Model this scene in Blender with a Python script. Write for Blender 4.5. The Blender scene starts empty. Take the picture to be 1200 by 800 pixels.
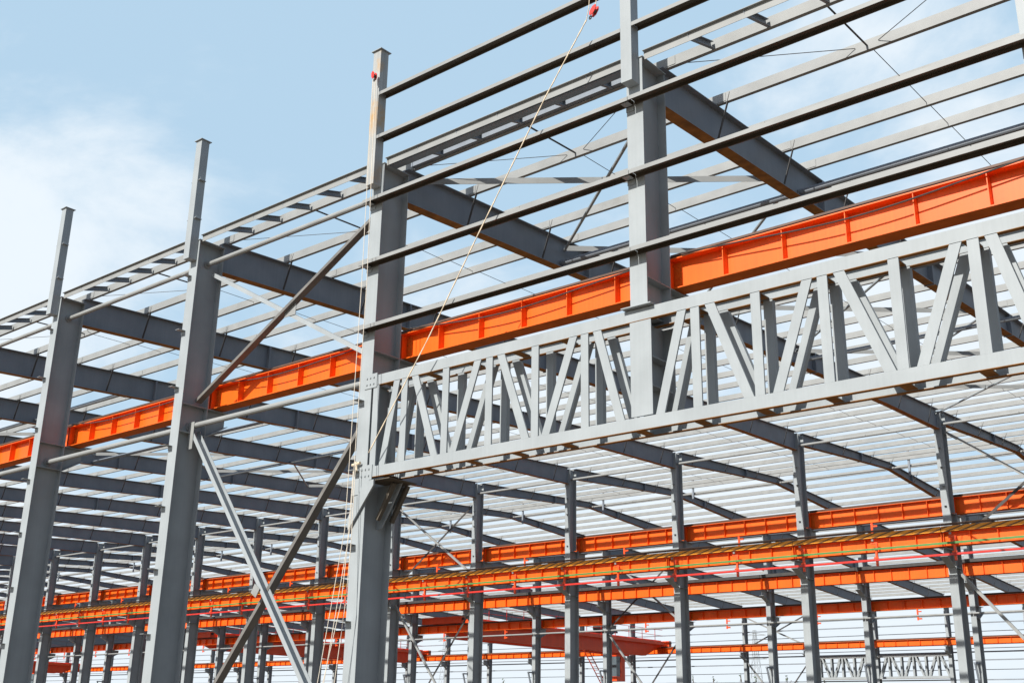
import bpy, bmesh, math, random
from mathutils import Vector, Matrix
random.seed(7)
sc = bpy.context.scene
COL = sc.collection
R = math.radians

# ------------------------------------------------------------------ camera
H = 1.6                                   # eye height above the ground
YAW, PIT, ROL, F = 0.70145, 0.32604, 0.01700, 1333.64
fw = Vector((-math.sin(YAW)*math.cos(PIT), math.cos(YAW)*math.cos(PIT), math.sin(PIT)))
r0 = fw.cross(Vector((0, 0, 1))).normalized(); u0 = r0.cross(fw)
rr = r0*math.cos(ROL)+u0*math.sin(ROL); uu = -r0*math.sin(ROL)+u0*math.cos(ROL)
cd = bpy.data.cameras.new('camera'); cam = bpy.data.objects.new('camera', cd); COL.objects.link(cam)
M = Matrix((rr, uu, -fw)).transposed().to_4x4(); M.translation = Vector((3.138, -13.600, H)); cam.matrix_world = M
cd.sensor_width = 36; cd.lens = F/1200*36; cd.clip_end = 5000; cd.clip_start = .05
sc.camera = cam

# ------------------------------------------------------------------ sky, sun, exposure
EL = R(36); TO = Vector((-.06, -1, 0)).normalized()
w = bpy.data.worlds.new('World'); sc.world = w; w.use_nodes = True
N = w.node_tree.nodes; L = w.node_tree.links; N.clear()
out = N.new('ShaderNodeOutputWorld'); bg = N.new('ShaderNodeBackground'); bg.inputs[1].default_value = .09
sky = N.new('ShaderNodeTexSky'); sky.sky_type = 'NISHITA'; sky.sun_disc = False
sky.sun_elevation = EL; sky.sun_rotation = math.atan2(TO.x, TO.y); sky.air_density = 1.0; sky.dust_density = 1.2; sky.ozone_density = 1.5
tc = N.new('ShaderNodeTexCoord')
mp = N.new('ShaderNodeMapping'); mp.inputs['Scale'].default_value = (1, 1, 1.7); mp.inputs['Location'].default_value = (.35, .1, .6)
L.new(tc.outputs['Generated'], mp.inputs[0])
no = N.new('ShaderNodeTexNoise'); no.inputs['Scale'].default_value = 3.4; no.inputs['Detail'].default_value = 9; no.inputs['Roughness'].default_value = .6
no.inputs['Distortion'].default_value = .25
L.new(mp.outputs[0], no.inputs['Vector'])
sx = N.new('ShaderNodeSeparateXYZ'); L.new(tc.outputs['Generated'], sx.inputs[0])
hz = N.new('ShaderNodeMapRange'); hz.inputs[1].default_value = 0; hz.inputs[2].default_value = .60; hz.inputs[3].default_value = .30; hz.inputs[4].default_value = -.17
L.new(sx.outputs['Z'], hz.inputs[0])
def bank(px, py, r0_, r1_, amp, prev):                # a bank of thicker cloud in one part of the sky
    d_ = (rr*((px-600)/F)-uu*((py-400)/F)+fw).normalized()
    v = N.new('ShaderNodeVectorMath'); v.operation = 'DOT_PRODUCT'; L.new(tc.outputs['Generated'], v.inputs[0]); v.inputs[1].default_value = d_
    m_ = N.new('ShaderNodeMapRange'); m_.interpolation_type = 'SMOOTHSTEP'; m_.inputs[1].default_value = math.cos(R(r0_)); m_.inputs[2].default_value = math.cos(R(r1_)); m_.inputs[3].default_value = 0; m_.inputs[4].default_value = amp
    L.new(v.outputs['Value'], m_.inputs[0]); a_ = N.new('ShaderNodeMath'); a_.operation = 'ADD'; L.new(m_.outputs[0], a_.inputs[0]); L.new(prev, a_.inputs[1]); return a_.outputs[0]
cl = bank(60, 300, 10, 2, .16, hz.outputs[0]); cl = bank(1000, 170, 17, 3, .16, cl); cl = bank(640, 330, 12, 2, .12, cl)
ad = N.new('ShaderNodeMath'); ad.operation = 'ADD'; L.new(no.outputs[0], ad.inputs[0]); L.new(cl, ad.inputs[1])
cr = N.new('ShaderNodeMapRange'); cr.interpolation_type = 'SMOOTHSTEP'; cr.inputs[1].default_value = .46; cr.inputs[2].default_value = .74; cr.inputs[3].default_value = .0; cr.inputs[4].default_value = .95
L.new(ad.outputs[0], cr.inputs[0])
vd = N.new('ShaderNodeVectorMath'); vd.operation = 'DOT_PRODUCT'; L.new(tc.outputs['Generated'], vd.inputs[0]); vd.inputs[1].default_value = (-.62, .78, 0)
mx = N.new('ShaderNodeMix'); mx.data_type = 'RGBA'; cf = N.new('ShaderNodeMapRange'); cf.inputs[1].default_value = -.1; cf.inputs[2].default_value = .6; cf.inputs[3].default_value = .25; cf.inputs[4].default_value = 1; L.new(vd.outputs['Value'], cf.inputs[0])
cm = N.new('ShaderNodeMath'); cm.operation = 'MULTIPLY'; L.new(cr.outputs[0], cm.inputs[0]); L.new(cf.outputs[0], cm.inputs[1]); L.new(cm.outputs[0], mx.inputs[0]); mh = N.new('ShaderNodeMix'); mh.data_type = 'RGBA'; vf = N.new('ShaderNodeMapRange'); vf.inputs[1].default_value = -.1; vf.inputs[2].default_value = .7; vf.inputs[3].default_value = .08; vf.inputs[4].default_value = .82; L.new(vd.outputs['Value'], vf.inputs[0]); L.new(vf.outputs[0], mh.inputs[0]); L.new(sky.outputs[0], mh.inputs[6]); mh.inputs[7].default_value = (5.0, 7.0, 8.7, 1)   # thin high veil
L.new(mh.outputs[2], mx.inputs[6]); mx.inputs[7].default_value = (7.9, 8.6, 9.2, 1)
L.new(mx.outputs[2], bg.inputs[0]); L.new(bg.outputs[0], out.inputs[0])
sd = bpy.data.lights.new('sun', 'SUN'); sd.energy = 5; sd.angle = R(.5); sd.color = (1, .955, .89)
so = bpy.data.objects.new('sun', sd); COL.objects.link(so)
ts = Vector((TO.x*math.cos(EL), TO.y*math.cos(EL), math.sin(EL))); so.rotation_euler = ts.to_track_quat('Z', 'Y').to_euler(); so.location = (0, -30, 40)
sc.view_settings.view_transform = 'Standard'; sc.view_settings.look = 'None'; sc.view_settings.gamma = 1; sc.view_settings.exposure = .30
sc.render.resolution_x = 1024; sc.render.resolution_y = 682

# ------------------------------------------------------------------ materials
def mat(name, c, rough=.5, metal=0., var=.12, scale=3., c2=None, thr=(.5, .7), bump=0., streak=0., spec=.5):
    m = bpy.data.materials.new(name); m.use_nodes = True
    n = m.node_tree.nodes; l = m.node_tree.links; b = n['Principled BSDF']
    b.inputs['Roughness'].default_value = rough; b.inputs['Metallic'].default_value = metal
    b.inputs['Specular IOR Level'].default_value = spec
    g = n.new('ShaderNodeNewGeometry')
    t = n.new('ShaderNodeTexNoise'); t.inputs['Scale'].default_value = scale; t.inputs['Detail'].default_value = 6
    l.new(g.outputs['Position'], t.inputs['Vector'])
    mr = n.new('ShaderNodeMapRange'); mr.inputs[1].default_value = .3; mr.inputs[2].default_value = .7; mr.inputs[3].default_value = 1-var; mr.inputs[4].default_value = 1+var
    l.new(t.outputs[0], mr.inputs[0])
    mm = n.new('ShaderNodeMix'); mm.data_type = 'RGBA'; mm.blend_type = 'MULTIPLY'; mm.inputs[0].default_value = 1
    mm.inputs[6].default_value = (*c, 1); l.new(mr.outputs[0], mm.inputs[7]); last = mm.outputs[2]
    if streak:
        mp_ = n.new('ShaderNodeMapping'); mp_.inputs['Scale'].default_value = (22, 22, .7); l.new(g.outputs['Position'], mp_.inputs[0])
        s = n.new('ShaderNodeTexNoise'); s.inputs['Scale'].default_value = 1; s.inputs['Detail'].default_value = 3; l.new(mp_.outputs[0], s.inputs['Vector'])
        r = n.new('ShaderNodeMapRange'); r.inputs[1].default_value = .35; r.inputs[2].default_value = .65; r.inputs[3].default_value = 1-streak; r.inputs[4].default_value = 1+streak*.4
        l.new(s.outputs[0], r.inputs[0])
        k = n.new('ShaderNodeMix'); k.data_type = 'RGBA'; k.blend_type = 'MULTIPLY'; k.inputs[0].default_value = 1; l.new(last, k.inputs[6]); l.new(r.outputs[0], k.inputs[7]); last = k.outputs[2]
    if c2:
        t2 = n.new('ShaderNodeTexNoise'); t2.inputs['Scale'].default_value = scale*.6; t2.inputs['Detail'].default_value = 8; t2.inputs['Roughness'].default_value = .65
        l.new(g.outputs['Position'], t2.inputs['Vector'])
        r2 = n.new('ShaderNodeMapRange'); r2.inputs[1].default_value = thr[0]; r2.inputs[2].default_value = thr[1]; l.new(t2.outputs[0], r2.inputs[0])
        k = n.new('ShaderNodeMix'); k.data_type = 'RGBA'; l.new(r2.outputs[0], k.inputs[0]); l.new(last, k.inputs[6]); k.inputs[7].default_value = (*c2, 1); last = k.outputs[2]
    l.new(last, b.inputs['Base Color'])
    if bump:
        bp = n.new('ShaderNodeBump'); bp.inputs['Strength'].default_value = bump; bp.inputs['Distance'].default_value = .02; l.new(t.outputs[0], bp.inputs['Height']); l.new(bp.outputs[0], b.inputs['Normal'])
    return m
GREY = mat('grey_paint', (.32, .35, .362), .45, var=.08, scale=1.6, streak=.03, c2=(.31, .32, .31), thr=(.64, .8), spec=.2)
STEEL = mat('blue_grey_paint', (.225, .255, .29), .5, var=.10, scale=1.4, streak=.04, spec=.2)
GALV = mat('galvanised', (.275, .285, .28), .5, var=.09, scale=2.2, c2=(.23, .23, .215), thr=(.6, .75), spec=.3)
BROWN = mat('brown_steel', (.34, .155, .045), .8, var=.25, scale=5, c2=(.20, .10, .04), thr=(.5, .7), spec=.2)  # brown for the undersides of rafters, truss chords and battens
ORANGE = mat('orange_paint', (.82, .128, .008), .42, var=.07, scale=1.2, streak=.08, spec=.35, c2=(.60, .12, .02), thr=(.60, .80))
DKORANGE = mat('dark_orange', (.62, .13, .012), .7, var=.15, scale=4, spec=.2)  # duller orange for girder undersides and web end plates
RED = mat('red_paint', (.90, .085, .012), .45, var=.08, scale=1.5, streak=.06)
BRIGHTRED = mat('bright_red_paint', (.62, .03, .02), .4, var=.08)
BROWN_AND_SHADE = mat('brown_and_girt_shade', (.115, .10, .08), .6, var=.15, scale=4, spec=.2)  # brown of the knee bracket; painted-in shade inside the front girts
BRACE = mat('grey_brown_paint', (.165, .16, .15), .55, var=.15, scale=4, spec=.25)
DARK = mat('dark_steel', (.045, .042, .040), .6, var=.25, scale=5)
RAIL = mat('rail_steel', (.10, .055, .035), .6, var=.2, scale=6)
GREEN = mat('green_plastic', (.07, .22, .05), .5)
ROPE = mat('rope_fibre', (.62, .52, .38), .9, var=.2, scale=60)
WROPE = mat('white_rope_fibre', (.66, .60, .50), .9, var=.15, scale=60)
GLASS = mat('cab_glass', (.10, .13, .15), .1)
STAIN = mat('stained_paint', (.35, .36, .35), .55, var=.08, scale=2, streak=.15, c2=(.42, .27, .12), thr=(.52, .66))
SOIL = mat('soil', (.12, .086, .055), .95, var=.25, scale=.25, c2=(.15, .115, .08), thr=(.45, .6), bump=.6)
LEAF = mat('foliage', (.07, .11, .035), .7, var=.4, scale=2)
BARK = mat('bark', (.12, .09, .06), .9, var=.2)
def hazard():
    m = bpy.data.materials.new('yellow_black_stripes'); m.use_nodes = True; n = m.node_tree.nodes; l = m.node_tree.links; b = n['Principled BSDF']
    g = n.new('ShaderNodeNewGeometry'); s = n.new('ShaderNodeSeparateXYZ'); l.new(g.outputs['Position'], s.inputs[0])
    a = n.new('ShaderNodeMath'); a.operation = 'MULTIPLY_ADD'; a.inputs[1].default_value = 1.8; l.new(s.outputs['X'], a.inputs[0])
    z = n.new('ShaderNodeMath'); z.operation = 'MULTIPLY'; z.inputs[1].default_value = -6; l.new(s.outputs['Z'], z.inputs[0]); l.new(z.outputs[0], a.inputs[2])
    f = n.new('ShaderNodeMath'); f.operation = 'FRACT'; l.new(a.outputs[0], f.inputs[0])
    c = n.new('ShaderNodeMath'); c.operation = 'GREATER_THAN'; c.inputs[1].default_value = .66; l.new(f.outputs[0], c.inputs[0])
    k = n.new('ShaderNodeMix'); k.data_type = 'RGBA'; k.inputs[6].default_value = (.85, .33, .02, 1); k.inputs[7].default_value = (.16, .07, .02, 1)
    l.new(c.outputs[0], k.inputs[0]); l.new(k.outputs[2], b.inputs['Base Color']); b.inputs['Roughness'].default_value = .5
    return m
HAZ = hazard()

# ------------------------------------------------------------------ mesh helpers
def V(x, y, z): return Vector((x, y, z+H))            # z is given above eye level throughout
class MB:
    """collects lofted solids; build() links them as ONE mesh object"""
    def __init__(s): s.bm = bmesh.new(); s.mi = 0
    def loft(s, loops, cap=True):
        vs = [[s.bm.verts.new(p) for p in lp] for lp in loops]; n = len(vs[0]); fs = []
        for a, b in zip(vs, vs[1:]):
            for i in range(n): fs.append(s.bm.faces.new((a[i], a[(i+1) % n], b[(i+1) % n], b[i])))
        if cap: fs.append(s.bm.faces.new(vs[0][::-1])); fs.append(s.bm.faces.new(vs[-1]))
        for f in fs: f.material_index = s.mi
        return s
    def sweep(s, prof, p0, p1, side, up=None):
        """profile (a,b) along side/up, swept from p0 to p1"""
        d = (p1-p0).normalized(); side = (side-d*side.dot(d)).normalized(); up = up or side.cross(d); up = (up-d*up.dot(d)).normalized()
        return s.loft([[p+side*a+up*b for a, b in prof] for p in (p0, p1)])
    def box(s, a, b):
        x0, y0, z0 = a; x1, y1, z1 = b
        return s.loft([[Vector((x0, y0, z)), Vector((x1, y0, z)), Vector((x1, y1, z)), Vector((x0, y1, z))] for z in (z0, z1)])
    def tube(s, pts, r, n=8):
        loops = []
        for i, p in enumerate(pts):
            d = (pts[min(i+1, len(pts)-1)]-pts[max(i-1, 0)]).normalized(); a = d.cross(Vector((0, 0, 1)))
            a = Vector((1, 0, 0)) if a.length < 1e-3 else a.normalized(); b = a.cross(d)
            loops.append([p+a*r*math.cos(2*math.pi*k/n)+b*r*math.sin(2*math.pi*k/n) for k in range(n)])
        return s.loft(loops)
    def build(s, name, ms, parent=None, **kw):
        bmesh.ops.recalc_face_normals(s.bm, faces=s.bm.faces)
        me = bpy.data.meshes.new(name); s.bm.to_mesh(me); s.bm.free()
        for m in (ms if isinstance(ms, (list, tuple)) else [ms]): me.materials.append(m)
        o = bpy.data.objects.new(name, me); COL.objects.link(o)
        if parent: o.parent = parent
        return tag(o, **kw)
def tag(o, label=None, cat=None, group=None, kind=None):
    if label: o['label'] = label
    if cat: o['category'] = cat; o['kind'] = 'thing'
    if group: o['group'] = group
    if kind: o['kind'] = kind
    return o
def empty(name, loc, label, cat, group=None):
    o = bpy.data.objects.new(name, None); COL.objects.link(o); o.location = loc; o.empty_display_size = .2
    return tag(o, label, cat, group)
KIDS = {}
def kids(o):
    if o.name not in KIDS: KIDS[o.name] = [c for c in bpy.data.objects if c.parent == o]
    return KIDS[o.name]
def copy(o, d, label=None, parent=None):
    """copy a thing and its parts, moved by d"""
    c = o.copy(); COL.objects.link(c)
    if parent: c.parent = parent
    else: c.location = o.location+Vector(d)
    if label: c['label'] = label
    for k in kids(o): copy(k, (0, 0, 0), parent=c)
    return c
def I(dp, wd, tf=.016, tw=.010):                     # I profile: depth along a, flange width along b
    h, b, t = dp/2, wd/2, tw/2
    return [(-h, -b), (-h+tf, -b), (-h+tf, -t), (h-tf, -t), (h-tf, -b), (h, -b), (h, b), (h-tf, b), (h-tf, t), (-h+tf, t), (-h+tf, b), (-h, b)]
def rect(a, b): return [(-a/2, -b/2), (a/2, -b/2), (a/2, b/2), (-a/2, b/2)]
def Cs(h, f, t=.008, lip=.02):                       # C profile: web on a=0, height along b, flanges towards +a
    return [(0, 0), (f, 0), (f, lip), (f-t, lip), (f-t, t), (t, t), (t, h-t), (f-t, h-t), (f-t, h-lip), (f, h-lip), (f, h), (0, h)]
def ang(a, t=.012): return [(0, 0), (a, 0), (a, t), (t, t), (t, a), (0, a)]
X_, Y_, Z_ = Vector((1, 0, 0)), Vector((0, 1, 0)), Vector((0, 0, 1))
_o = ['', 'first', 'second', 'third', 'fourth', 'fifth', 'sixth', 'seventh', 'eighth', 'ninth', 'tenth', 'eleventh', 'twelfth', 'thirteenth', 'fourteenth', 'fifteenth', 'sixteenth', 'seventeenth', 'eighteenth', 'nineteenth']
_t = {20: ('twentieth', 'twenty'), 30: ('thirtieth', 'thirty'), 40: ('fortieth', 'forty'), 50: ('fiftieth', 'fifty'), 60: ('sixtieth', 'sixty'), 70: ('seventieth', 'seventy')}
def nth(n):
    if n < 20: return _o[n]
    a, b = _t[n//10*10]; return a if n % 10 == 0 else b+'-'+_o[n % 10]

# ------------------------------------------------------------------ frame of the building
XC = lambda k: -6*k+.16                              # column line k
YA, YB, YC, YD = 0., 29.79, 49.62, 79.27             # front face of the columns of the four rows
RIDGE = 39.7
def ztop(y): return 10.52+.049*(y if y < RIDGE else 2*RIDGE-y)
KEND = 29

# ground
g = MB(); g.box((-900, -300, -.3), (500, 1100, 0)); g.build('ground', SOIL, kind='structure')

# ------------------------------------------------------------------ front row columns
def column(name, x, yf, z0, z1, dp, wd, label, group, material, clips=(), corb=(), cap=True, step=None, clipx=-.09):
    b = MB(); c = yf+dp/2
    zz = [z0, z1] if step is None else [z0, step[0]]
    b.sweep(I(dp, wd), V(x, c, zz[0]), V(x, c, zz[1]), Y_)
    if step: b.sweep(I(step[1], wd), V(x, yf+step[1]/2, step[0]+.001), V(x, yf+step[1]/2, z1), Y_)
    o = b.build(name, material, label=label, cat='column', group=group)
    if z0 < -1.5: MB().box((x-wd/2-.08, yf-.06, .004), (x+wd/2+.08, yf+dp+.06, .03)).build('base_plate', material, o)
    for z in clips:
        cw = .07 if clipx else .045; p = MB(); p.box((x+clipx-cw, yf-(.17 if clipx else .10), z+H-.008), (x+clipx+cw, yf-.002, z+H)); p.box((x+clipx-cw, yf-.012, z+H-(.09 if clipx else .05)), (x+clipx+cw, yf-.002, z+H-.009)); p.build('girt_clip', material, o)
    for (dy, zt, ln) in corb:                        # crane bracket: dy=+1 behind, -1 in front
        y0 = yf+dp+.001 if dy > 0 else yf-.001; y1 = y0+dy*ln
        q = MB(); hh = .62
        q.loft([[V(x+s, y0, zt), V(x+s, y1, zt), V(x+s, y1, zt-hh*.45), V(x+s, y0, zt-hh)] for s in (-.006, .006)])
        a, e = sorted((y0, y1)); q.box((x-wd/2+.01, a, zt+H+.001), (x+wd/2-.01, e, zt+H+.018))
        q.loft([[V(x+s, y0, zt-hh-.001), V(x+s, y1, zt-hh*.45-.001), V(x+s, y1, zt-hh*.45-.017), V(x+s, y0, zt-hh-.017)] for s in (-wd/2+.01, wd/2-.01)])
        q.build('crane_bracket', material, o)
        for zz_ in (zt, zt-hh):                      # web stiffeners at bracket level
            st = MB(); st.box((x-wd/2+.006, yf+.018, zz_+H), (x+wd/2-.006, yf+dp-.018, zz_+H+.014)); st.build('web_stiffener', material, o)
    return o
GZ = [-.87+1.31*i-.01 for i in range(7)]             # girt levels up to 6.98
clipsA = [z-.07 for z in GZ]+[8.22, 9.53]
frontlab = {0: 'grey front column at the right end of the lattice truss',
            2: 'tall grey front column carrying the left end of the lattice truss',
            3: 'grey front column where the crossed diagonal braces start, left of the truss',
            4: 'grey front column nearest the left edge of the photo',
            5: 'grey front column just beyond the left edge', -1: 'grey front column just beyond the right edge'}
for k, lab in frontlab.items():
    o = column('column', XC(k), YA, -1.6, 10.37, .68, .31, lab, 'columns of the front row', GREY, clipsA if k in (3, 4, 5, 2) else clipsA[:7], [(1, 6.53, .56)])
    MB().box((XC(k)-.17, -.02, 10.371+H), (XC(k)+.17, .70, 10.386+H)).build('cap_plate', GREY, o)
# the hung column above the truss
x = XC(1)
o = column('column', x, YA, 6.06, 10.37, .68, .31, 'grey front column standing on top of the lattice truss', 'columns of the front row', GREY, (8.22, 9.53), [(1, 6.53, .5)])
MB().box((x-.17, -.02, 10.371+H), (x+.17, .70, 10.386+H)).build('cap_plate', GREY, o)
p = MB(); p.box((x-.27, -.10, 6.043+H), (x+.27, .70, 6.059+H)); p.build('seat_plate', GREY, o)
p = MB(); p.sweep(I(.655, .38), V(x+.01, .3355, 4.355), V(x+.01, .3355, 5.855), Y_)
for z in (4.8, 5.25): p.box((x+.02, .03, z+H), (x+.185, .60, z+.014+H))
p.build('truss_gusset_column', GREY, o)
# knee bracket under the left end of the truss
x = XC(2)
k2 = [q for q in bpy.data.objects if q.get('label') == frontlab[2]][0]
b = MB()
for y0, y1 in ((-.055, -.018), (.70, .74)):
    b.loft([[V(x-.24, y, 3.42), V(x-.19, y, 3.24), V(x+.40, y, 3.98), V(x+.40, y, 4.08), V(x+.16, y, 4.08)] for y in (y0, y1)])
b.loft([[V(x-.15, y, 3.30), V(x+.15, y, 3.30), V(x+.36, y, 3.62), V(x+.62, y, 4.07), V(x-.15, y, 4.07)] for y in (.44, .452)])
b.mi = 1
for y0 in (.27, .61): b.loft([[V(x+.157, y, 3.46), V(x+.20, y, 3.42), V(x+.58, y, 4.04), V(x+.52, y, 4.07)] for y in (y0, y0+.08)])
b.loft([[V(x+.158, y, 4.075), V(x+.74, y, 4.075), V(x+.74, y, 4.09), V(x+.158, y, 4.09)] for y in (.0, .69)])
b.build('knee_bracket', [GREY, BROWN_AND_SHADE], k2)
b = MB(); b.box((x-.19, -.0155, 3.86+H), (x+.24, -.002, 4.13+H)); b.build('bearing_plate', GREY, k2)

# parapet posts fixed to the front of the columns
plab = {0: 'parapet post at the right edge', 1: 'grey parapet post between the girts, top cut off by the photo', 2: 'rust stained parapet post with a red pulley near its top',
        3: 'bare grey parapet post against the sky, second from the left', 4: 'bare grey parapet post against the sky, leftmost', 5: 'parapet post beyond the left edge'}
for k, lab in plab.items():
    x = XC(k)-.01; b = MB()
    b.box((x-.105, -.212, 9.88+H), (x+.105, -.003, 12.86+H))
    o = b.build('parapet_post', STAIN if k == 2 else GREY, label=lab, cat='post', group='parapet posts along the front')
    q = MB(); q.box((x-.14, -.25, 12.862+H), (x+.14, .04, 12.876+H)); q.build('top_plate', GREY, o)
    if k > 2:
        for z in (10.86, 11.82):
            q = MB(); q.box((x-.17, -.19, z+H), (x+.17, -.02, z+H+.012)); q.box((x+.107, -.15, z+H+.013), (x+.115, -.05, z+H+.09)); q.build('girt_clip', GREY, o)

# ------------------------------------------------------------------ lattice truss
def lattice(x0, x1, yf, dp, label, dirn, mat_, hung):
    z0, z1, ch = 4.15, 6.03, .185
    o = empty('lattice_truss', V(x0, yf, z0), label, 'truss')
    W = lambda X, Y, Z: V(X, Y, Z)-o.location
    za, zb = z0+ch+.001, z1-ch-.001
    for nm, z in (('bottom_chord', z0), ('top_chord', z1-ch)):
        for yy, sg in ((yf, 1), (yf+dp, -1)):                 # two channels per chord, backs outward
            b = MB(); b.loft([[W(X, yy+sg*a, z+c) for a, c in Cs(ch, .085, .010, .011)] for X in (x0, x1)])
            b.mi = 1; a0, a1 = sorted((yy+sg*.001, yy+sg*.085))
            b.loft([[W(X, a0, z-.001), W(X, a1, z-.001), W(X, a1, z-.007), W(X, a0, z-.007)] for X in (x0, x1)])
            b.build(nm, [mat_, BROWN], o)
    def member(nm, xa, xb, wd=.145):
        kx = math.sqrt(1+((xb-xa)/(zb-za))**2); hw = wd/2
        for y0, y1 in ((yf+.001, yf+.030), (yf+dp-.085, yf+dp-.001)):
            b = MB(); b.loft([[W(X+a*kx, y, z) for a, y in ((-hw, y0), (hw, y0), (hw, y1), (-hw, y1))] for X, z in ((xa, za), (xb, zb))])
            b.build(nm, mat_, o)
    def batten(xa, wd=.16):
        for z in (z0+.012, z1-ch+.012):
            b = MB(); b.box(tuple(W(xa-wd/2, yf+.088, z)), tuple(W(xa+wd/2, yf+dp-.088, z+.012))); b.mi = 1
            b.box(tuple(W(xa-wd/2+.002, yf+.09, z-.003)), tuple(W(xa+wd/2-.002, yf+dp-.09, z-.001))); b.build('batten', [mat_, BROWN], o)
    return o, member, batten
o, mem, bat = lattice(XC(2)+.17, XC(0)-.16, .0, .47, 'long grey lattice truss spanning the wide opening of the front row', 1, GREY, 1)
x0 = XC(2)+.29
for xv in (-11.56, -10.83, -9.83, -8.84, -7.86, -6.87, -4.88, -3.90, -2.89, -1.90, -.88): mem('vertical', xv, xv)
for a, b_ in ((-11.32, -11.03), (-10.05, -10.58), (-9.62, -9.10), (-8.05, -8.59), (-7.64, -7.09), (-6.21, -6.63), (-5.51, -5.10), (-4.07, -4.63), (-3.63, -3.11), (-2.07, -2.65), (-1.65, -1.09), (-.27, -.66)):
    mem('diagonal', a, b_)
for z in (4.10, 5.80):
    q = MB(); q.box((XC(2)-.02, -.014, z+H), (XC(2)+.30, -.003, z+H+.27))
    for i in range(3):
        for j in range(2): q.box((XC(2)+.03+.09*i, -.032, z+H+.06+.12*j), (XC(2)+.055+.09*i, -.0141, z+H+.085+.12*j))
    q.build('splice_plate', GREY, k2)
for i in range(11): bat(-11.35+i*1.0+(.4 if i > 4 else 0))
o, mem, bat = lattice(XC(7)+.2, XC(5)-.2, YD+.1, .4, 'distant lattice truss in the rear wall at the lower right', 1, GREY, 1)
for i in range(11):
    xv = XC(7)+1+i
    mem('vertical', xv, xv, .14); mem('diagonal', *((xv+.22, xv+.78) if i % 2 else (xv+.78, xv+.22)), .14)

# ------------------------------------------------------------------ interior and rear columns
clipsB = [8.2+.75*i for i in range(5)]
def row(row_name, yf, ks, proto, first, grp, lab):
    x0 = XC(ks[0])
    for i, k in enumerate(ks):
        l = lab.format(nth(i+1))
        if i == 0: proto['label'] = l
        else: copy(proto, (XC(k)-x0, 0, 0), l)
pb = column('column', XC(1), YB, -1.6, 11.9, .68, .31, 'x', 'columns of the second row', GREY, clipsB, [(-1, 6.50, .75), (1, 7.93, .72)], step=(8.0, .5), clipx=0)
row('B', YB, list(range(1, 17)), pb, 1, '', 'grey interior column of the second row, {} from the right')
pc = column('column', XC(2), YC, -1.6, 11.9, .62, .29, 'x', 'columns of the third row', GREY, (), [(-1, 7.93, .75), (1, 6.50, .72)], clipx=0)
q = MB(); xx = XC(2); q.box((xx-.06, YC-.62, 3.50+H), (xx+.06, YC-.002, 3.58+H)); q.loft([[V(xx+s, YC-.60, 3.50), V(xx+s, YC-.50, 3.50), V(xx+s, YC-.002, 1.9), V(xx+s, YC-.002, 2.1)] for s in (-.04, .04)]); q.build('side_bracket', STEEL, pc)
row('C', YC, list(range(2, 22)), pc, 2, '', 'smaller grey column of the third row, {} from the right')
pd = column('column', XC(4), YD, -1.6, 10.4, .5, .28, 'x', 'columns of the rear wall', GREY, (), [(-1, 6.50, .75)], clipx=0)
row('D', YD, list(range(4, KEND+1)), pd, 4, '', 'thin distant column of the rear wall, {} from the right')

# ------------------------------------------------------------------ rafters
def rafter(k, ys, deps, name_label, grp, flys=(), wd=.24):
    b = MB(); x = XC(k); tf, tw = .016, .010
    def sec(y, d):
        zt = ztop(y)-.004; zb = zt-d; hw = wd/2; t = tw/2
        P = [(-hw, zt), (-hw, zt-tf), (-t, zt-tf), (-t, zb+tf), (-hw, zb+tf), (-hw, zb), (hw, zb), (hw, zb+tf), (t, zb+tf), (t, zt-tf), (hw, zt-tf), (hw, zt)]
        return [V(x+a, y, z) for a, z in P]
    b.loft([sec(y, d) for y, d in zip(ys, deps)])
    b.bm.faces.ensure_lookup_table()
    for f in b.bm.faces:                              # underside of the bottom flange takes the brown material
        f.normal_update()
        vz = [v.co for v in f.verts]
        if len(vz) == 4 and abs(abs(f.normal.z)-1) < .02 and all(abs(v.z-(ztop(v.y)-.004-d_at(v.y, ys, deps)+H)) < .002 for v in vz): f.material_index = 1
    # bolted splice plates and purlin cleats belong to the welded rafter
    for y in (ys[0]+6.1, ys[0]+12.2, ys[0]+18.3):
        if ys[0] < y < ys[-1]-3:
            d = d_at(y, ys, deps); b.box((x-wd/2-.005, y, ztop(y)-d+H-.03), (x-.006, y+.05, ztop(y)+H-.024)); b.box((x+.006, y, ztop(y)-d+H-.03), (x+wd/2+.005, y+.05, ztop(y)+H-.024))
    return b, x
def d_at(y, ys, ds):
    for a, b_, c, d in zip(ys, ys[1:], ds, ds[1:]):
        if a-1e-6 <= y <= b_+1e-6: return c+(d-c)*(y-a)/(b_-a)
    return ds[0]
PUR = [.80, 2.49, 3.95, 5.03, 6.12, 7.6, 9.1, 10.6, 12.1, 13.7, 15.27, 16.77, 18.24, 19.7, 21.15, 22.78, 24.15, 25.7, 27.25, 28.55, 29.9, 31.25, 32.8, 34.3, 35.8, 37.35, 38.6, 39.6]
PUR = PUR+[41.15+1.495*i for i in range(26)]
spans = [
 ('front span', list(range(-1, 18)), [.69, 8, 20, 25, 29.78], [.74, .72, .62, .68, .80], 'rafters of the front span', 0),
 ('middle span', list(range(1, 21)), [30.31, 35, RIDGE, 44.5, 49.61], [.52, .40, .32, .42, .56], 'rafters of the middle span', 1),
 ('rear span', list(range(3, KEND+1)), [50.26, 54, 60, 72, 79.26], [.80, .66, .60, .66, .72], 'rafters of the rear span', 2)]
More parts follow.
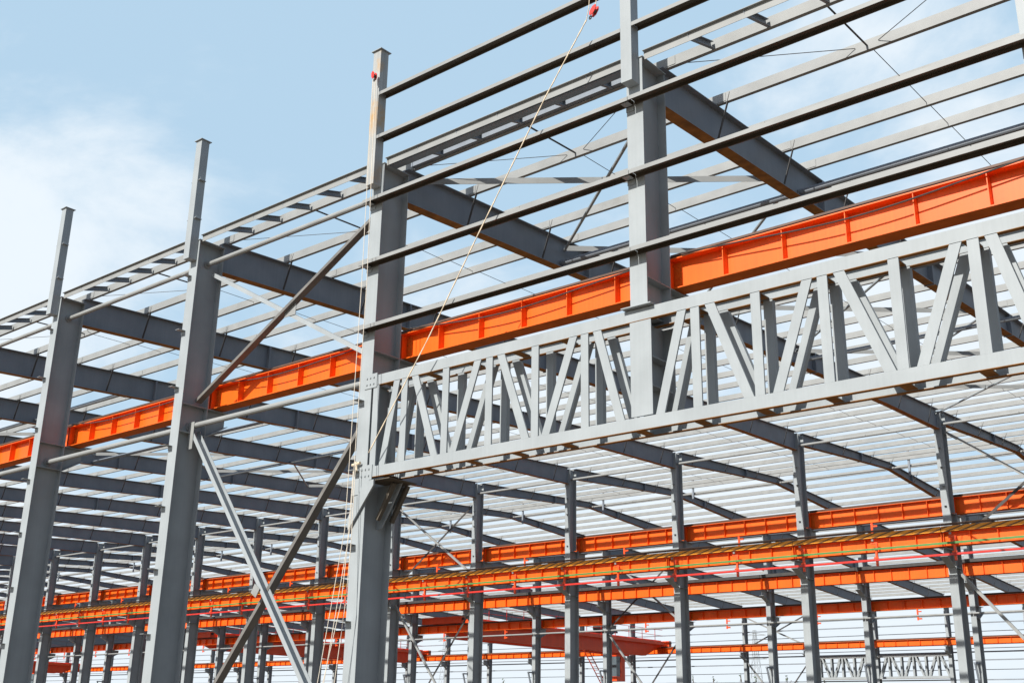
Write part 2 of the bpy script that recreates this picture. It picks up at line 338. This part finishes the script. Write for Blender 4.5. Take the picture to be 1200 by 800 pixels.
for nm, ks, ys, ds, grp, si in spans:
    k0 = ks[0]; b, x = rafter(k0, ys, ds, nm, grp)
    pr_ = b.build('rafter', [STEEL, BROWN], cat='rafter', group=grp)
    sel = [y for y in PUR[1:] if ys[0]+.6 < y < ys[-1]-.6][::2]
    for y in sel:                                     # fly braces from bottom flange up past the purlin
        d = d_at(y, ys, ds); q = MB(); zb = ztop(y)-d
        q.sweep(rect(.045, .012), V(x+.10, y, zb+.02), V(x+.38, y+.02, ztop(y)+.17), Y_); q.build('fly_brace', DARK, pr_)
    for i, k in enumerate(ks):
        l = 'blue-grey steel rafter of the %s, %s frame from the right' % (nm, nth(i+1))
        if i == 0: pr_['label'] = l
        else: copy(pr_, (XC(k)-XC(k0), 0, 0), l)

# ------------------------------------------------------------------ purlins
XL, XR = XC(KEND)-.5, XC(-1)+.5
for i, y in enumerate(PUR):
    if 49.2 < y < 50.1: y += .5
    z = ztop(y)+.002; b = MB()
    front = y < RIDGE
    # C section, web towards the front, flanges running back
    prof = Cs(.19, .08, .006, .018)
    b.loft([[V(X, y+a, z+c) for a, c in prof] for X in (XL if y > 45 else XC(19), XR if y < 40 else XC(1 if y < 60 else 2))])
    for k in range(-1, 20):
        xk = XC(k); b.box((xk-.30, y-.010, z+H+.02), (xk+.30, y-.0005, z+H+.17))
    b.build('purlin', GALV, label='pale grey roof purlin, %s back from the front eave' % nth(i+1), cat='purlin', group='roof purlins')

# eave channels and their stubs, bay by bay
for k in range(-1, 5):
    xa, xb = XC(k+1)+.16, XC(k)-.16; z = 10.15
    b = MB(); z = 10.34; prof = [(.06, 0), (.06, .15), (0, .15), (0, .142), (.052, .142), (.052, 0)]
    b.loft([[V(X, .0+a, z+c) for a, c in prof] for X in (xa, xb)])
    o = b.build('eave_channel', GALV, label='eave channel with stub arms over the %s front bay from the right' % nth(k+2), cat='eave channel', group='eave channels along the front')
    for i in range(5):
        xs = XC(k+1)+1.0*(i+1)
        q = MB(); q.sweep(Cs(.12, .06, .008, .01), V(xs, .062, 10.37), V(xs, .79, 10.57), X_, Z_); q.build('stub_arm', STEEL, o)

q = MB(); q.box((XC(2)+.17, .12, 10.36+H), (XC(1)-.17, .30, 10.44+H)); q.build('gutter_bearer', STEEL, label='dark steel bearer behind the eave channel in the second bay from the right', cat='bearer')
q = MB(); q.box((XC(2)+.17, .70, 10.57+H), (XC(1)-.17, .785, 10.76+H)); q.build('gutter_bearer', STEEL, label='dark steel bearer against the first purlin in the second bay from the right', cat='bearer')
# tie pipes of the front row
def pipe(p0, p1, r, label, grp, m=GALV, ends=True):
    b = MB(); b.tube([p0, p1], r, 12); o = b.build('tie_pipe', m, label=label, cat='tie pipe', group=grp)
    if ends:
        d = (p1-p0).normalized()
        for p in (p0, p1-d*.012): q = MB(); q.tube([p, p+d*.012], r*1.7, 12); q.build('end_plate', m, o)
    return o
for k in range(0, 5):
    pipe(V(XC(k+1)+.02, .35, 9.90), V(XC(k)-.02, .35, 9.90), .055, 'upper tie pipe in the %s front bay from the right' % nth(k+1), 'tie pipes of the front row')
for k in range(2, 5):
    pipe(V(XC(k+1)+.02, .35, 6.08), V(XC(k)-.02, .35, 6.08), .060, 'lower tie pipe below the crane girder, %s front bay from the right' % nth(k+1), 'tie pipes of the front row')
# in the roof, braced bays only
for k0, k1 in ((-1, 2), (5, 7)):
    for j, y in enumerate((5.85, 11.7, 17.6, 23.6)):
        z = ztop(y)-.58
        for k in range(k0, k1):
            if k0 == 5 and j > 2 : continue
            pipe(V(XC(k+1)+.02, y, z), V(XC(k)-.02, y, z), .062, 'roof tie pipe, %s line back from the front, %s bay from the right' % (nth(j+1), nth(k+2)), 'roof tie pipes', STEEL, False)
# long pipes over the rows and the ridge, one per bay
for nm, y, z, ks, m in (('over the second row', 30.05, 11.42, range(0, 15), GALV), ('at the ridge', 39.9, 12.2, range(1, 18), GALV),
                        ('at crane level of the third row', 49.5, 6.1, range(1, 20), GALV), ('at crane level of the rear wall', 79.5, 6.08, range(3, KEND), STEEL),
                        ('over the third row', 49.9, 11.35, range(1, 18), STEEL)):
    for i, k in enumerate(ks):
        pipe(V(XC(k+1)+.02, y, z), V(XC(k)-.02, y, z), .055, 'tie pipe %s, %s bay from the right' % (nm, nth(i+1)), 'tie pipes '+nm, m, False)

# ------------------------------------------------------------------ roof cross bracing (flat bars and pipes)
def brace(p0, p1, label, grp, kind='angle', size=.1, m=GREY, side=Y_):
    b = MB()
    if kind == 'angle': b.sweep(ang(size, .01), p0, p1, side)
    elif kind == 'flat': b.sweep(rect(size, .010), p0, p1, side)
    elif kind == 'channel': b.sweep([(b_, a) for a, b_ in Cs(size, size*.45, .010, .012)], p0, p1, side, Z_)
    else: b.tube([p0, p1], size/2, 8)
    return b.build('brace', m, label=label, cat='brace', group=grp)
ysb = [.9, 5.85, 11.7, 17.6, 23.6, 29.4]
for bn, k in (('right', 1), ('far', 6)):
    for j, (a, c) in enumerate(zip(ysb, ysb[1:])):
        za, zc = ztop(a)-.28, ztop(c)-.28
        brace(V(XC(k)-.1, a, za), V(XC(k+1)+.1, c, zc), 'roof brace rod of the %s braced bay, %s panel from the eave' % (bn, nth(j+1)), 'roof cross bracing', 'pipe', .07, GREY)
        brace(V(XC(k+1)+.1, a, za+.06), V(XC(k)-.1, c, zc+.06), 'flat roof brace strip of the %s braced bay, %s panel from the eave' % (bn, nth(j+1)), 'roof cross bracing', 'flat', .13, GALV, Z_)
# facade bracing between the second and third front columns
x1, x2 = XC(3)+.12, XC(2)-.14
brace(V(x1, .36, 6.62), V(x2, .36, 9.70), 'dark upper diagonal brace rising right to the post with the pulley', 'braces of the front row', 'channel', .15, BRACE, Y_)
b1 = brace(V(x1, .46, 9.72), V(x2, .46, 6.55), 'thin upper diagonal brace falling right behind the white ropes', 'braces of the front row', 'angle', .09, GREY, Y_)
q = MB(); q.box((-14.98, .445, 8.02+H), (-14.62, .457, 8.30+H)); q.build('gusset_plate', GALV, b1)
b1 = brace(V(x1, .30, 5.95), V(x2, .30, -1.15), 'light lower diagonal brace falling right from the lower tie pipe', 'braces of the front row', 'channel', .20, GREY, Y_)
q = MB(); q.box((x1-.02, .285, 5.55+H), (x1+.16, .298, 6.15+H)); q.build('gusset_plate', GALV, b1)
q = MB(); q.loft([[V(a, y, c) for a, c in ((-15.06, 2.36), (-14.90, 2.26), (-14.80, 2.42), (-14.96, 2.53))] for y in (.27, .282)]); q.build('gusset_plate', GALV, b1)
brace(V(x1, .48, -1.15), V(x2, .48, 5.85), 'dark lower diagonal brace rising right towards the knee bracket', 'braces of the front row', 'channel', .17, BRACE, Y_)
for rn, y, k, zz, s in (('second row', YB+.35, 6, ((11.25, 7.2), (6.1, -1.2)), .10), ('second row near the right edge', YB+.35, 1, ((11.2, 6.9), (5.8, -1.2)), .11),
                        ('third row', YC+.3, 6, ((11.0, 6.4), (5.95, -1.2)), .11), ('rear wall', YD+.25, 7, ((9.6, 7.0), (5.7, -1.2)), .12)):
    for j, (zt, zb) in enumerate(zz):
        up = 'upper' if j == 0 else 'lower'
        brace(V(XC(k+1)+.14, y, zt), V(XC(k)-.14, y, zb), '%s brace falling right in the %s' % (up, rn), 'cross braces of the inner rows', 'angle', s, GALV, Y_)
        brace(V(XC(k+1)+.14, y+.12, zb), V(XC(k)-.14, y+.12, zt), '%s brace rising right in the %s' % (up, rn), 'cross braces of the inner rows', 'angle', s, DARK, Y_)

# ------------------------------------------------------------------ crane girders
def girder(x0, x1, yf, zb, zt, label, grp, extra=None, front=1, n=6, wd=.32):
    yc = yf+wd/2; hgt = zt-zb
    b = MB()
    b.sweep(I(hgt, wd, .018, .012), V(x0, yc, (zb+zt)/2), V(x1, yc, (zb+zt)/2), Z_, Y_)
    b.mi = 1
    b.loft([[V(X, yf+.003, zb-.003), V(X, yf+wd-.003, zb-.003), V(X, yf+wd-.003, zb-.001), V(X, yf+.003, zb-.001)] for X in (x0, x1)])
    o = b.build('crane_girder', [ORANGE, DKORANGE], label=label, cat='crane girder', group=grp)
    for i in range(n):
        xs = x0+(x1-x0)*(i+(.04 if i == 0 else 0))/n if i else x0+.03
        q = MB()
        for s in (-1, 1):
            a, e = sorted((yc+s*.007, yc+s*(wd/2-.012))); q.box((xs, a, zb+.019+H), (xs+.012, e, zt-.019+H))
        q.build('stiffener', ORANGE, o)
    q = MB(); q.box((x1-.035, yc-.14, zb+.019+H), (x1-.02, yc-.007, zt-.019+H)); q.build('stiffener', ORANGE, o)
    for xs in (x0+.05, x1-.19):                        # bolted end plates on the web
        q = MB(); q.box((xs, yc-.017, zb+.05+H), (xs+.14, yc-.0065, zt-.05+H))
        for j in range(4):
            for dx in (.03, .09): zz = zb+.09+j*(hgt-.22)/3; q.box((xs+dx, yc-.030, zz+H), (xs+dx+.025, yc-.0169, zz+.025+H))
        q.build('end_plate', DKORANGE, o)
    q = MB(); q.loft([[V(X, yc+a, zt+c) for a, c in ((-.06, .001), (.06, .001), (.06, .015), (.02, .025), (.02, .08), (.035, .085), (.035, .12), (-.035, .12), (-.035, .085), (-.02, .08), (-.02, .025), (-.06, .015))] for X in (x0, x1)])
    q.build('crane_rail', RAIL, o)
    return o
def girders(ks, yf, zb, zt, nm, adorn=None, **kw):
    for i, k in enumerate(ks):
        l = 'orange crane girder %s, %s bay from the right' % (nm, nth(i+1))
        if i == 0:
            p_ = girder(XC(k+1)+.012, XC(k)-.012, yf, zb, zt, l, 'crane girders '+nm, **kw)
            if adorn: adorn(p_, k)
        else: copy(p_, (XC(k)-XC(ks[0]), 0, 0), l)
girders(list(range(-1, 5)), .80, 6.57, 7.09, 'behind the front row')
def adB(o, k):
    xa, xb = XC(k+1)+.012, XC(k)-.012; y = YB-.75
    q = MB(); q.box((xa, y-.06, 7.10+H), (xb, y-.035, 7.30+H)); q.build('striped_edge_board', HAZ, o)
    q = MB(); q.box((xa, y-.10, 7.33+H), (xb, y+.02, 7.40+H)); q.build('kerb_angle', RAIL, o)
    q = MB(); q.box((xa, y-.034, 7.24+H), (xb, y+.60, 7.28+H)); q.build('walkway', RAIL, o)
    for xs in (XC(k)-5.5+3-.0, XC(k)-2.5+3-.02):
        xs = xs-.0
        q = MB(); q.box((xs-.22, y-.10, 6.86+H), (xs+.05, y-.03, 6.93+H)); q.box((xs-.03, y-.12, 6.62+H), (xs+.05, y-.03, 6.859+H)); q.box((xs-.05, y-.14, 6.02+H), (xs+.03, y-.05, 6.619+H))
        q.box((xs-.10, y-.18, 6.30+H), (xs+.08, y-.141, 6.36+H)); q.box((xs-.10, y-.18, 6.64+H), (xs+.08, y-.141, 6.69+H))
        q.build('conductor_bracket', RED, o)
        q = MB()
        for z in (6.22, 6.62, 6.97): q.box((xs-.16, y-.17, z+H), (xs-.08, y-.11, z+H+.07))
        q.build('insulator', GALV, o)
def adC(o, k):
    xa, xb = XC(k+1)+.012, XC(k)-.012; q = MB(); q.box((xa, YC-.86, 8.68+H), (xb, YC-.80, 8.86+H)); q.box((xa, YC-.799, 8.80+H), (xb, YC-.3, 8.84+H)); q.build('walkway', DARK, o)
def adH(yf, z):
    def f(o, k):
        xs = XC(k)-3.3
        q = MB(); q.box((xs-.04, yf+.02, z-.62+H), (xs+.04, yf+.08, z-.002+H)); q.box((xs+.041, yf+.02, z-.18+H), (xs+.22, yf+.08, z-.12+H)); q.box((xs+.041, yf+.02, z-.58+H), (xs+.22, yf+.08, z-.50+H))
        q.build('hanging_bracket', RED, o)
    return f
girders(list(range(0, 16)), YB-.74, 6.57, 7.09, 'with striped walkway, second row', adB)
girders(list(range(0, 16)), YB+.78, 7.99, 8.64, 'high behind the second row', adH(YB+.78, 7.99))
girders(list(range(1, 21)), YC-.74, 7.99, 8.64, 'in front of the third row', adC)
girders(list(range(1, 22)), YC+.78, 6.57, 7.09, 'behind the third row', adH(YC+.78, 6.57))
girders(list(range(3, KEND)), YD-.74, 6.57, 7.09, 'in front of the rear wall')
# conductors along the striped walkway girder
xa, xb = XC(16), XC(0)
q = MB(); q.box((xa, YB-.94, 6.62+H), (xb, YB-.90, 6.70+H)); q.build('conductor_bar', GREEN, label='long green conductor strip on the walkway girder', cat='conductor')
q = MB(); q.box((xa, YB-.94, 6.20+H), (xb, YB-.90, 6.28+H)); q.build('conductor_bar', BRIGHTRED, label='long red conductor bar hanging under the walkway girder', cat='conductor')
# black cable lying along the front crane girder
for i, k in enumerate(range(-1, 4)):
    pts = []
    for j in range(25):
        t = j/24; pts.append(V(XC(k+1)+.3+5.6*t, .76, 7.12-.17*4*t*(1-t)+.02*math.sin(9*t+k)))
    b = MB(); b.tube(pts, .012, 6); b.build('power_cable', DARK, label='black cable sagging along the front crane girder, %s bay from the right' % nth(i+1), cat='cable', group='cables on the front crane girder')

# ------------------------------------------------------------------ girts
def girt(x0, x1, z, label, grp, y0=-.215):
    prof = [(a, .07-c) for a, c in [(0, 0), (.20, 0), (.20, .07), (.182, .07), (.182, .063), (.193, .063), (.193, .007), (.007, .007), (.007, .063), (.018, .063), (.018, .07), (0, .07)]]
    b = MB(); b.loft([[V(X, y0+a, z+c) for a, c in prof] for X in (x0, x1)])
    b.bm.normal_update()
    for f in b.bm.faces:                              # shade painted into the colour of the section's inside faces
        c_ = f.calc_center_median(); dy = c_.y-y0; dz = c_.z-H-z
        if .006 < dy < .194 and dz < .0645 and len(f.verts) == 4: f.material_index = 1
    return b.build('girt', [GALV, BROWN_AND_SHADE], label=label, cat='girt', group=grp)
for bi, k in enumerate(range(-1, 2)):
    for j, z in enumerate((6.91, 8.22, 9.53)):
        dz = -.004*bi
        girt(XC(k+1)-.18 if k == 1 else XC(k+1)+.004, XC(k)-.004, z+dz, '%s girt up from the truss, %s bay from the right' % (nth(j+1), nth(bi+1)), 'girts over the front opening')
    for j, z in enumerate((10.84, 11.81)):
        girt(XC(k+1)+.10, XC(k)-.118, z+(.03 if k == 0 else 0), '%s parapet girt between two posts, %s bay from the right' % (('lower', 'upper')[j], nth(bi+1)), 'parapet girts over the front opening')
for j, z in enumerate((-.9, .4, 1.7, 3.02, 3.5, 3.98, 4.75, 5.45, 6.35, 7.62, 8.25, 8.9, 9.6)):
    b = MB(); b.box((XC(KEND), YD+.52, z+H), (XC(3), YD+.62, z+(.09 if z in (-.9, .4, 1.7, 3.02, 3.98, 5.45, 8.25, 9.6) else .045)+H))
    b.build('girt', STEEL, label='rear wall girt, %s up from the ground' % nth(j+1), cat='girt', group='girts of the rear wall')

# ------------------------------------------------------------------ sag rods, ridge posts
for i, k in enumerate(range(-1, 9)):
    xm = XC(k)-3.06; b = MB(); ys = PUR[:28]
    b.tube([V(xm, .80, ztop(.8)+.1), V(xm, 2.48, ztop(2.5)+.08)], .018, 6)
    for a, c in zip(ys[1:], ys[2:]): b.tube([V(xm, a+.07, ztop(a)+.14), V(xm+.03, c, ztop(c)+.06)], .007, 5)
    o = b.build('sag_rod', DARK, label='line of sag rods between the purlins, %s bay from the right' % nth(i+1), cat='sag rod', group='sag rods in the roof')
    q = MB(); q.tube([V(xm+.2, 2.48, ztop(2.5)+.1), V(XC(k)-.3, .87, 10.62)], .007, 5); q.tube([V(xm-.2, 2.48, ztop(2.5)+.1), V(XC(k+1)+.3, .87, 10.62)], .007, 5)
    q.build('corner_rod', DARK, o)
for i, k in enumerate(range(1, 17)):
    x = XC(k)-4.95; b = MB(); b.box((x-.05, RIDGE-.04, 11.7+H), (x+.05, RIDGE+.04, 13.0+H)); b.box((x-.09, RIDGE-.05, 12.98+.021+H), (x+.09, RIDGE+.05, 13.03+H))
    b.build('ridge_post', STEEL, label='short upright post at the roof ridge, %s from the right' % nth(i+1), cat='post', group='ridge posts')

# ------------------------------------------------------------------ overhead travelling cranes in the rear span
def crane(x, label, flip=1):
    ya, yb = YC+1.0, YD-.6
    o = empty('bridge_crane', V(x, (ya+yb)/2, 7.2), label, 'crane', 'travelling cranes in the rear span'); L0 = o.location.copy()
    def W(X, Y, Z): return V(X, Y, Z)-L0
    b = MB()                                           # main box girders with tapered ends
    for dx in (-.95, .95):
        b.loft([[W(x+dx-.24, Y, zb), W(x+dx+.24, Y, zb), W(x+dx+.24, Y, 7.78), W(x+dx-.24, Y, 7.78)] for Y, zb in ((ya, 7.15), (ya+2.4, 6.30), (yb-2.6, 6.30), (yb-.5, 7.15), (yb, 7.15))])
    b.build('box_girder', RED, o)
    b = MB()                                           # walkway fascia and handrail
    b.loft([[W(x+1.2, Y, 7.35), W(x+1.75, Y, 7.35), W(x+1.75, Y, 7.62), W(x+1.2, Y, 7.62)] for Y in (ya+1, yb-.3)])
    b.build('walkway', RED, o)
    b = MB()
    for Y in [ya+1+i*2.1 for i in range(13)]: b.tube([W(x+1.74, Y, 7.62), W(x+1.74, Y, 8.65)], .03, 5)
    for z in (8.15, 8.65): b.tube([W(x+1.74, ya+1, z), W(x+1.74, yb-.6, z)], .022, 5)
    b.build('handrail', BRIGHTRED, o)
    for Y, s in ((ya-.15, -1), (yb+.25, 1)):
        b = MB(); b.box(tuple(W(x-2.0, Y-.22, 7.24)), tuple(W(x+2.0, Y+.22, 7.72))); e = b.build('end_truck', RED, o)
        for dx in (-1.6, 1.6):
            q = MB(); q.tube([W(x+dx, Y-.07, 7.30+.16), W(x+dx, Y+.07, 7.30+.16)], .24, 14); q.build('wheel', DARK, e)
        for dx in (-2.12, 2.0): q = MB(); q.box(tuple(W(x+dx, Y-.08, 7.45)), tuple(W(x+dx+.12, Y+.08, 7.62))); q.build('buffer', DARK, e)
    yt = ya+ (yb-ya)*.72                               # hoist trolley
    b = MB(); b.box(tuple(W(x-1.1, yt-1.0, 7.98)), tuple(W(x+1.1, yt+1.0, 8.12))); b.tube([W(x-.7, yt, 8.42), W(x+.6, yt, 8.42)], .28, 12); b.box(tuple(W(x-.5, yt+.4, 8.121)), tuple(W(x+.4, yt+.9, 8.5)))
    b.build('trolley', DARK, o)
    b = MB(); b.box(tuple(W(x-.75, yb-6.6, 3.95)), tuple(W(x+.75, yb-5.3, 4.35))); b.box(tuple(W(x-.75, yb-6.6, 6.05)), tuple(W(x+.75, yb-5.3, 6.29)))
    b.box(tuple(W(x-.75, yb-5.95, 4.351)), tuple(W(x+.75, yb-5.3, 6.049))); c = b.build('cabin', RED, o)
    b = MB(); b.box(tuple(W(x-.70, yb-6.55, 4.352)), tuple(W(x+.70, yb-5.96, 6.048))); b.build('window', GLASS, c)
    b = MB()
    for s in (-.25, .25): b.tube([W(x+.9+s, yb-11.3, 6.3), W(x+.9+s, yb-8.6, 3.4)], .045, 5)
    for i in range(11): t = i/11; b.tube([W(x+.65, yb-11.3+2.7*t, 6.3-2.9*t), W(x+1.15, yb-11.3+2.7*t, 6.3-2.9*t)], .022, 4)
    b.build('ladder', RED, o)
    return o
crane(-57.3, 'red bridge crane with cabin and ladder, in the middle of the photo')
crane(-88.0, 'red bridge crane seen between the ropes and the knee bracket column')
crane(-158.0, 'farthest red bridge crane at the lower left')

# ------------------------------------------------------------------ ropes, pulleys
def rope(pts, r, label, m, grp=None, strands=1):
    b = MB()
    for s in range(strands):
        P = []
        n = 60 if strands > 1 else len(pts)
        for i in range(n):
            t = i/(n-1)*(len(pts)-1); a = min(int(t), len(pts)-2); q = pts[a].lerp(pts[a+1], t-a)
            if strands > 1: ph = i*1.3+s*math.pi; q = q+Vector((math.cos(ph), .3, math.sin(ph)*.3))*r*.8
            P.append(q)
        b.tube(P, r, 5)
    return b.build('rope', m, label=label, cat='rope', group=grp)
def pix(x, y, Y):                                      # point on the plane at depth Y seen at photo pixel x, y
    d = rr*((x-600)/F)-uu*((y-400)/F)+fw; t = (Y+13.6)/d.y; return Vector((3.138, -13.6, H))+d*t
def pulley(c, ax, sz, label, m=BRIGHTRED):
    o = empty('pulley_block', c, label, 'pulley', None)
    ax = ax.normalized(); side = Y_.cross(ax).normalized()
    b = MB()
    for y in (-.045, .030):
        P = [ax*sz*1.0+side*sz*.12, ax*sz*.55+side*sz*.42, -ax*sz*.35+side*sz*.46, -ax*sz*.95+side*sz*.15, -ax*sz*.95-side*sz*.15, -ax*sz*.35-side*sz*.46, ax*sz*.55-side*sz*.42, ax*sz*1.0-side*sz*.12]
        b.loft([[p+Vector((0, y, 0)) for p in P], [p+Vector((0, y+.015, 0)) for p in P]])
    b.build('cheek', m, o)
    b = MB(); b.tube([Vector((0, -.028, 0)), Vector((0, .028, 0))], sz*.40, 16); b.build('sheave', DARK, o)
    b = MB(); P = [-ax*sz*(.95+.28*(1-math.cos(a)))+side*sz*.22*math.sin(a) for a in [i*math.pi/8*1.9 for i in range(9)]]; b.tube(P, .012, 6); b.build('hook', DARK, o)
    return o
c1 = pix(696, 13, -.45)
pulley(c1, Vector((.75, 0, 1)), .10, 'red pulley block hanging below the top girt at the top of the photo')
hk = pix(687, 24, -.45)
rope([hk, pix(640, 112, -.42), pix(560, 275, -.36), pix(500, 400, -.30), pix(432, 530, -.22)], .009, 'long twisted hemp rope slanting from the red pulley down to the truss end', ROPE, strands=2)
rope([pix(693, -40, -.45), pix(690, 10, -.45), hk], .007, 'left hemp line holding the top pulley', ROPE, 'lines above the top pulley')
rope([pix(704, -40, -.45), pix(698, 6, -.45)], .007, 'right hemp line holding the top pulley', ROPE, 'lines above the top pulley')
c2 = pix(438.5, 89, -.33)
pulley(c2, Vector((-.1, 0, 1)), .085, 'small red pulley tied to the rust stained post')
WR = 'white ropes of the column pulley'
rope([pix(437, 95, -.34), pix(424, 330, -.45), pix(404, 620, -.7), pix(371, 805, -1.0), V(-12.6, -1.4, -1.5)], .0065, 'left white rope falling from the post pulley', WROPE, WR)
rope([pix(440, 95, -.34), pix(430, 330, -.42), pix(410, 620, -.6), pix(378.5, 805, -.9), V(-12.2, -1.3, -1.5)], .0065, 'right white rope falling from the post pulley', WROPE, WR)
rope([pix(414, 552, -.16), pix(407, 640, -.25), pix(400, 705, -.35), pix(377, 805, -.5), V(-12.1, -.9, -1.5)], .0065, 'left white rope hanging from the truss end', WROPE, WR)
rope([pix(417, 540, -.16), pix(411, 640, -.2), pix(405, 705, -.25), pix(391, 805, -.3), V(-11.9, -.5, -1.5)], .0065, 'right white rope hanging from the truss end', WROPE, WR)
q = MB(); q.tube([pix(413, 545, -.06), pix(422, 542, -.06)], .028, 8); q.tube([pix(417, 541, -.07), pix(418, 552, -.07)], .02, 6); q.build('rope_knot', ROPE, label='rope lashing on the front column beside the truss end', cat='lashing')

# ------------------------------------------------------------------ beyond the building: pylons and shrubs
def pylon(x, y, h, label):
    b = MB(); n = 9
    W_ = lambda t: 3.2*(1-t)**1.3+.5
    for i in range(n):
        t0, t1 = i/n, (i+1)/n; a, c = W_(t0), W_(t1)
        cs0 = [Vector((x+sx*a, y+sy*a, h*t0)) for sx, sy in ((-1, -1), (1, -1), (1, 1), (-1, 1))]; cs1 = [Vector((x+sx*c, y+sy*c, h*t1)) for sx, sy in ((-1, -1), (1, -1), (1, 1), (-1, 1))]
        for j in range(4): b.tube([cs0[j], cs1[j]], .07, 4); b.tube([cs0[j], cs1[(j+1) % 4]], .04, 4); b.tube([cs0[(j+1) % 4], cs1[j]], .04, 4); b.tube([cs1[j], cs1[(j+1) % 4]], .04, 4)
    o = b.build('power_pylon', GALV, label=label, cat='pylon', group='distant power pylons')
    for t in (.72, .84, .95):
        q = MB(); q.tube([Vector((x-5, y, h*t)), Vector((x, y, h*t+.9))], .10, 4); q.tube([Vector((x+5, y, h*t)), Vector((x, y, h*t+.9))], .10, 4); q.tube([Vector((x-5, y, h*t)), Vector((x+5, y, h*t))], .10, 4); q.build('cross_arm', GALV, o)
def pixd(px, py, Y): p = pix(px, py, Y); return p.x, Y
for px, top, Y, lb in ((884, 738, 420, 'distant lattice pylon, right of two'), (522, 745, 440, 'distant lattice pylon, left of two')):
    p = pix(px, top, Y); pylon(p.x, Y, p.z, lb)
def shrub(px, top, Y, wd, label):
    p = pix(px, top, Y); h = p.z; x = p.x; b = MB()
    b.tube([Vector((x, Y, 0)), Vector((x+.2, Y, h*.55)), Vector((x, Y, h*.99))], .05, 6)
    for i in range(9): a = random.uniform(0, 6.28); z = h*random.uniform(.35, .85); b.tube([Vector((x, Y, z)), Vector((x+math.cos(a)*wd*.4, Y+math.sin(a)*wd*.4, z+h*.13))], .03, 4)
    o = b.build('tree', BARK, label=label, cat='tree', group='slender trees behind the rear wall')
    b = MB()
    for i in range(130):
        t = random.random(); z = h*(.35+.68*t); rad = wd*.5*(1-t*.8)*math.sqrt(random.random())*(1.1 if random.random() < .5 else .6); a = random.uniform(0, 6.28)
        c = Vector((x+math.cos(a)*rad, Y+math.sin(a)*rad, z)); d = Vector((random.uniform(-1, 1), random.uniform(-1, 1), random.uniform(-.3, 1.2))).normalized(); e = d.cross(Vector((random.random(), random.random(), random.random()))).normalized()
        s = random.uniform(.08, .2); v = [b.bm.verts.new(c+q_) for q_ in (-d*s, e*s*.3, d*s, -e*s*.3)]; b.bm.faces.new(v)
    b.build('crown', LEAF, o)
words = ['first', 'second', 'third', 'fourth', 'fifth', 'sixth', 'seventh', 'eighth', 'ninth', 'tenth']
for i, (px, top, wd) in enumerate(((966, 796, 1.6), (922, 793, 1.2), (886, 795, 1.6), (868, 791, .9), (836, 794, 1.2), (812, 793, .9), (745, 795, 1.4), (590, 797, 1.5))):
    shrub(px, top, 96+i % 3*4, wd, 'slender wispy tree top behind the rear wall, %s from the right' % words[i])
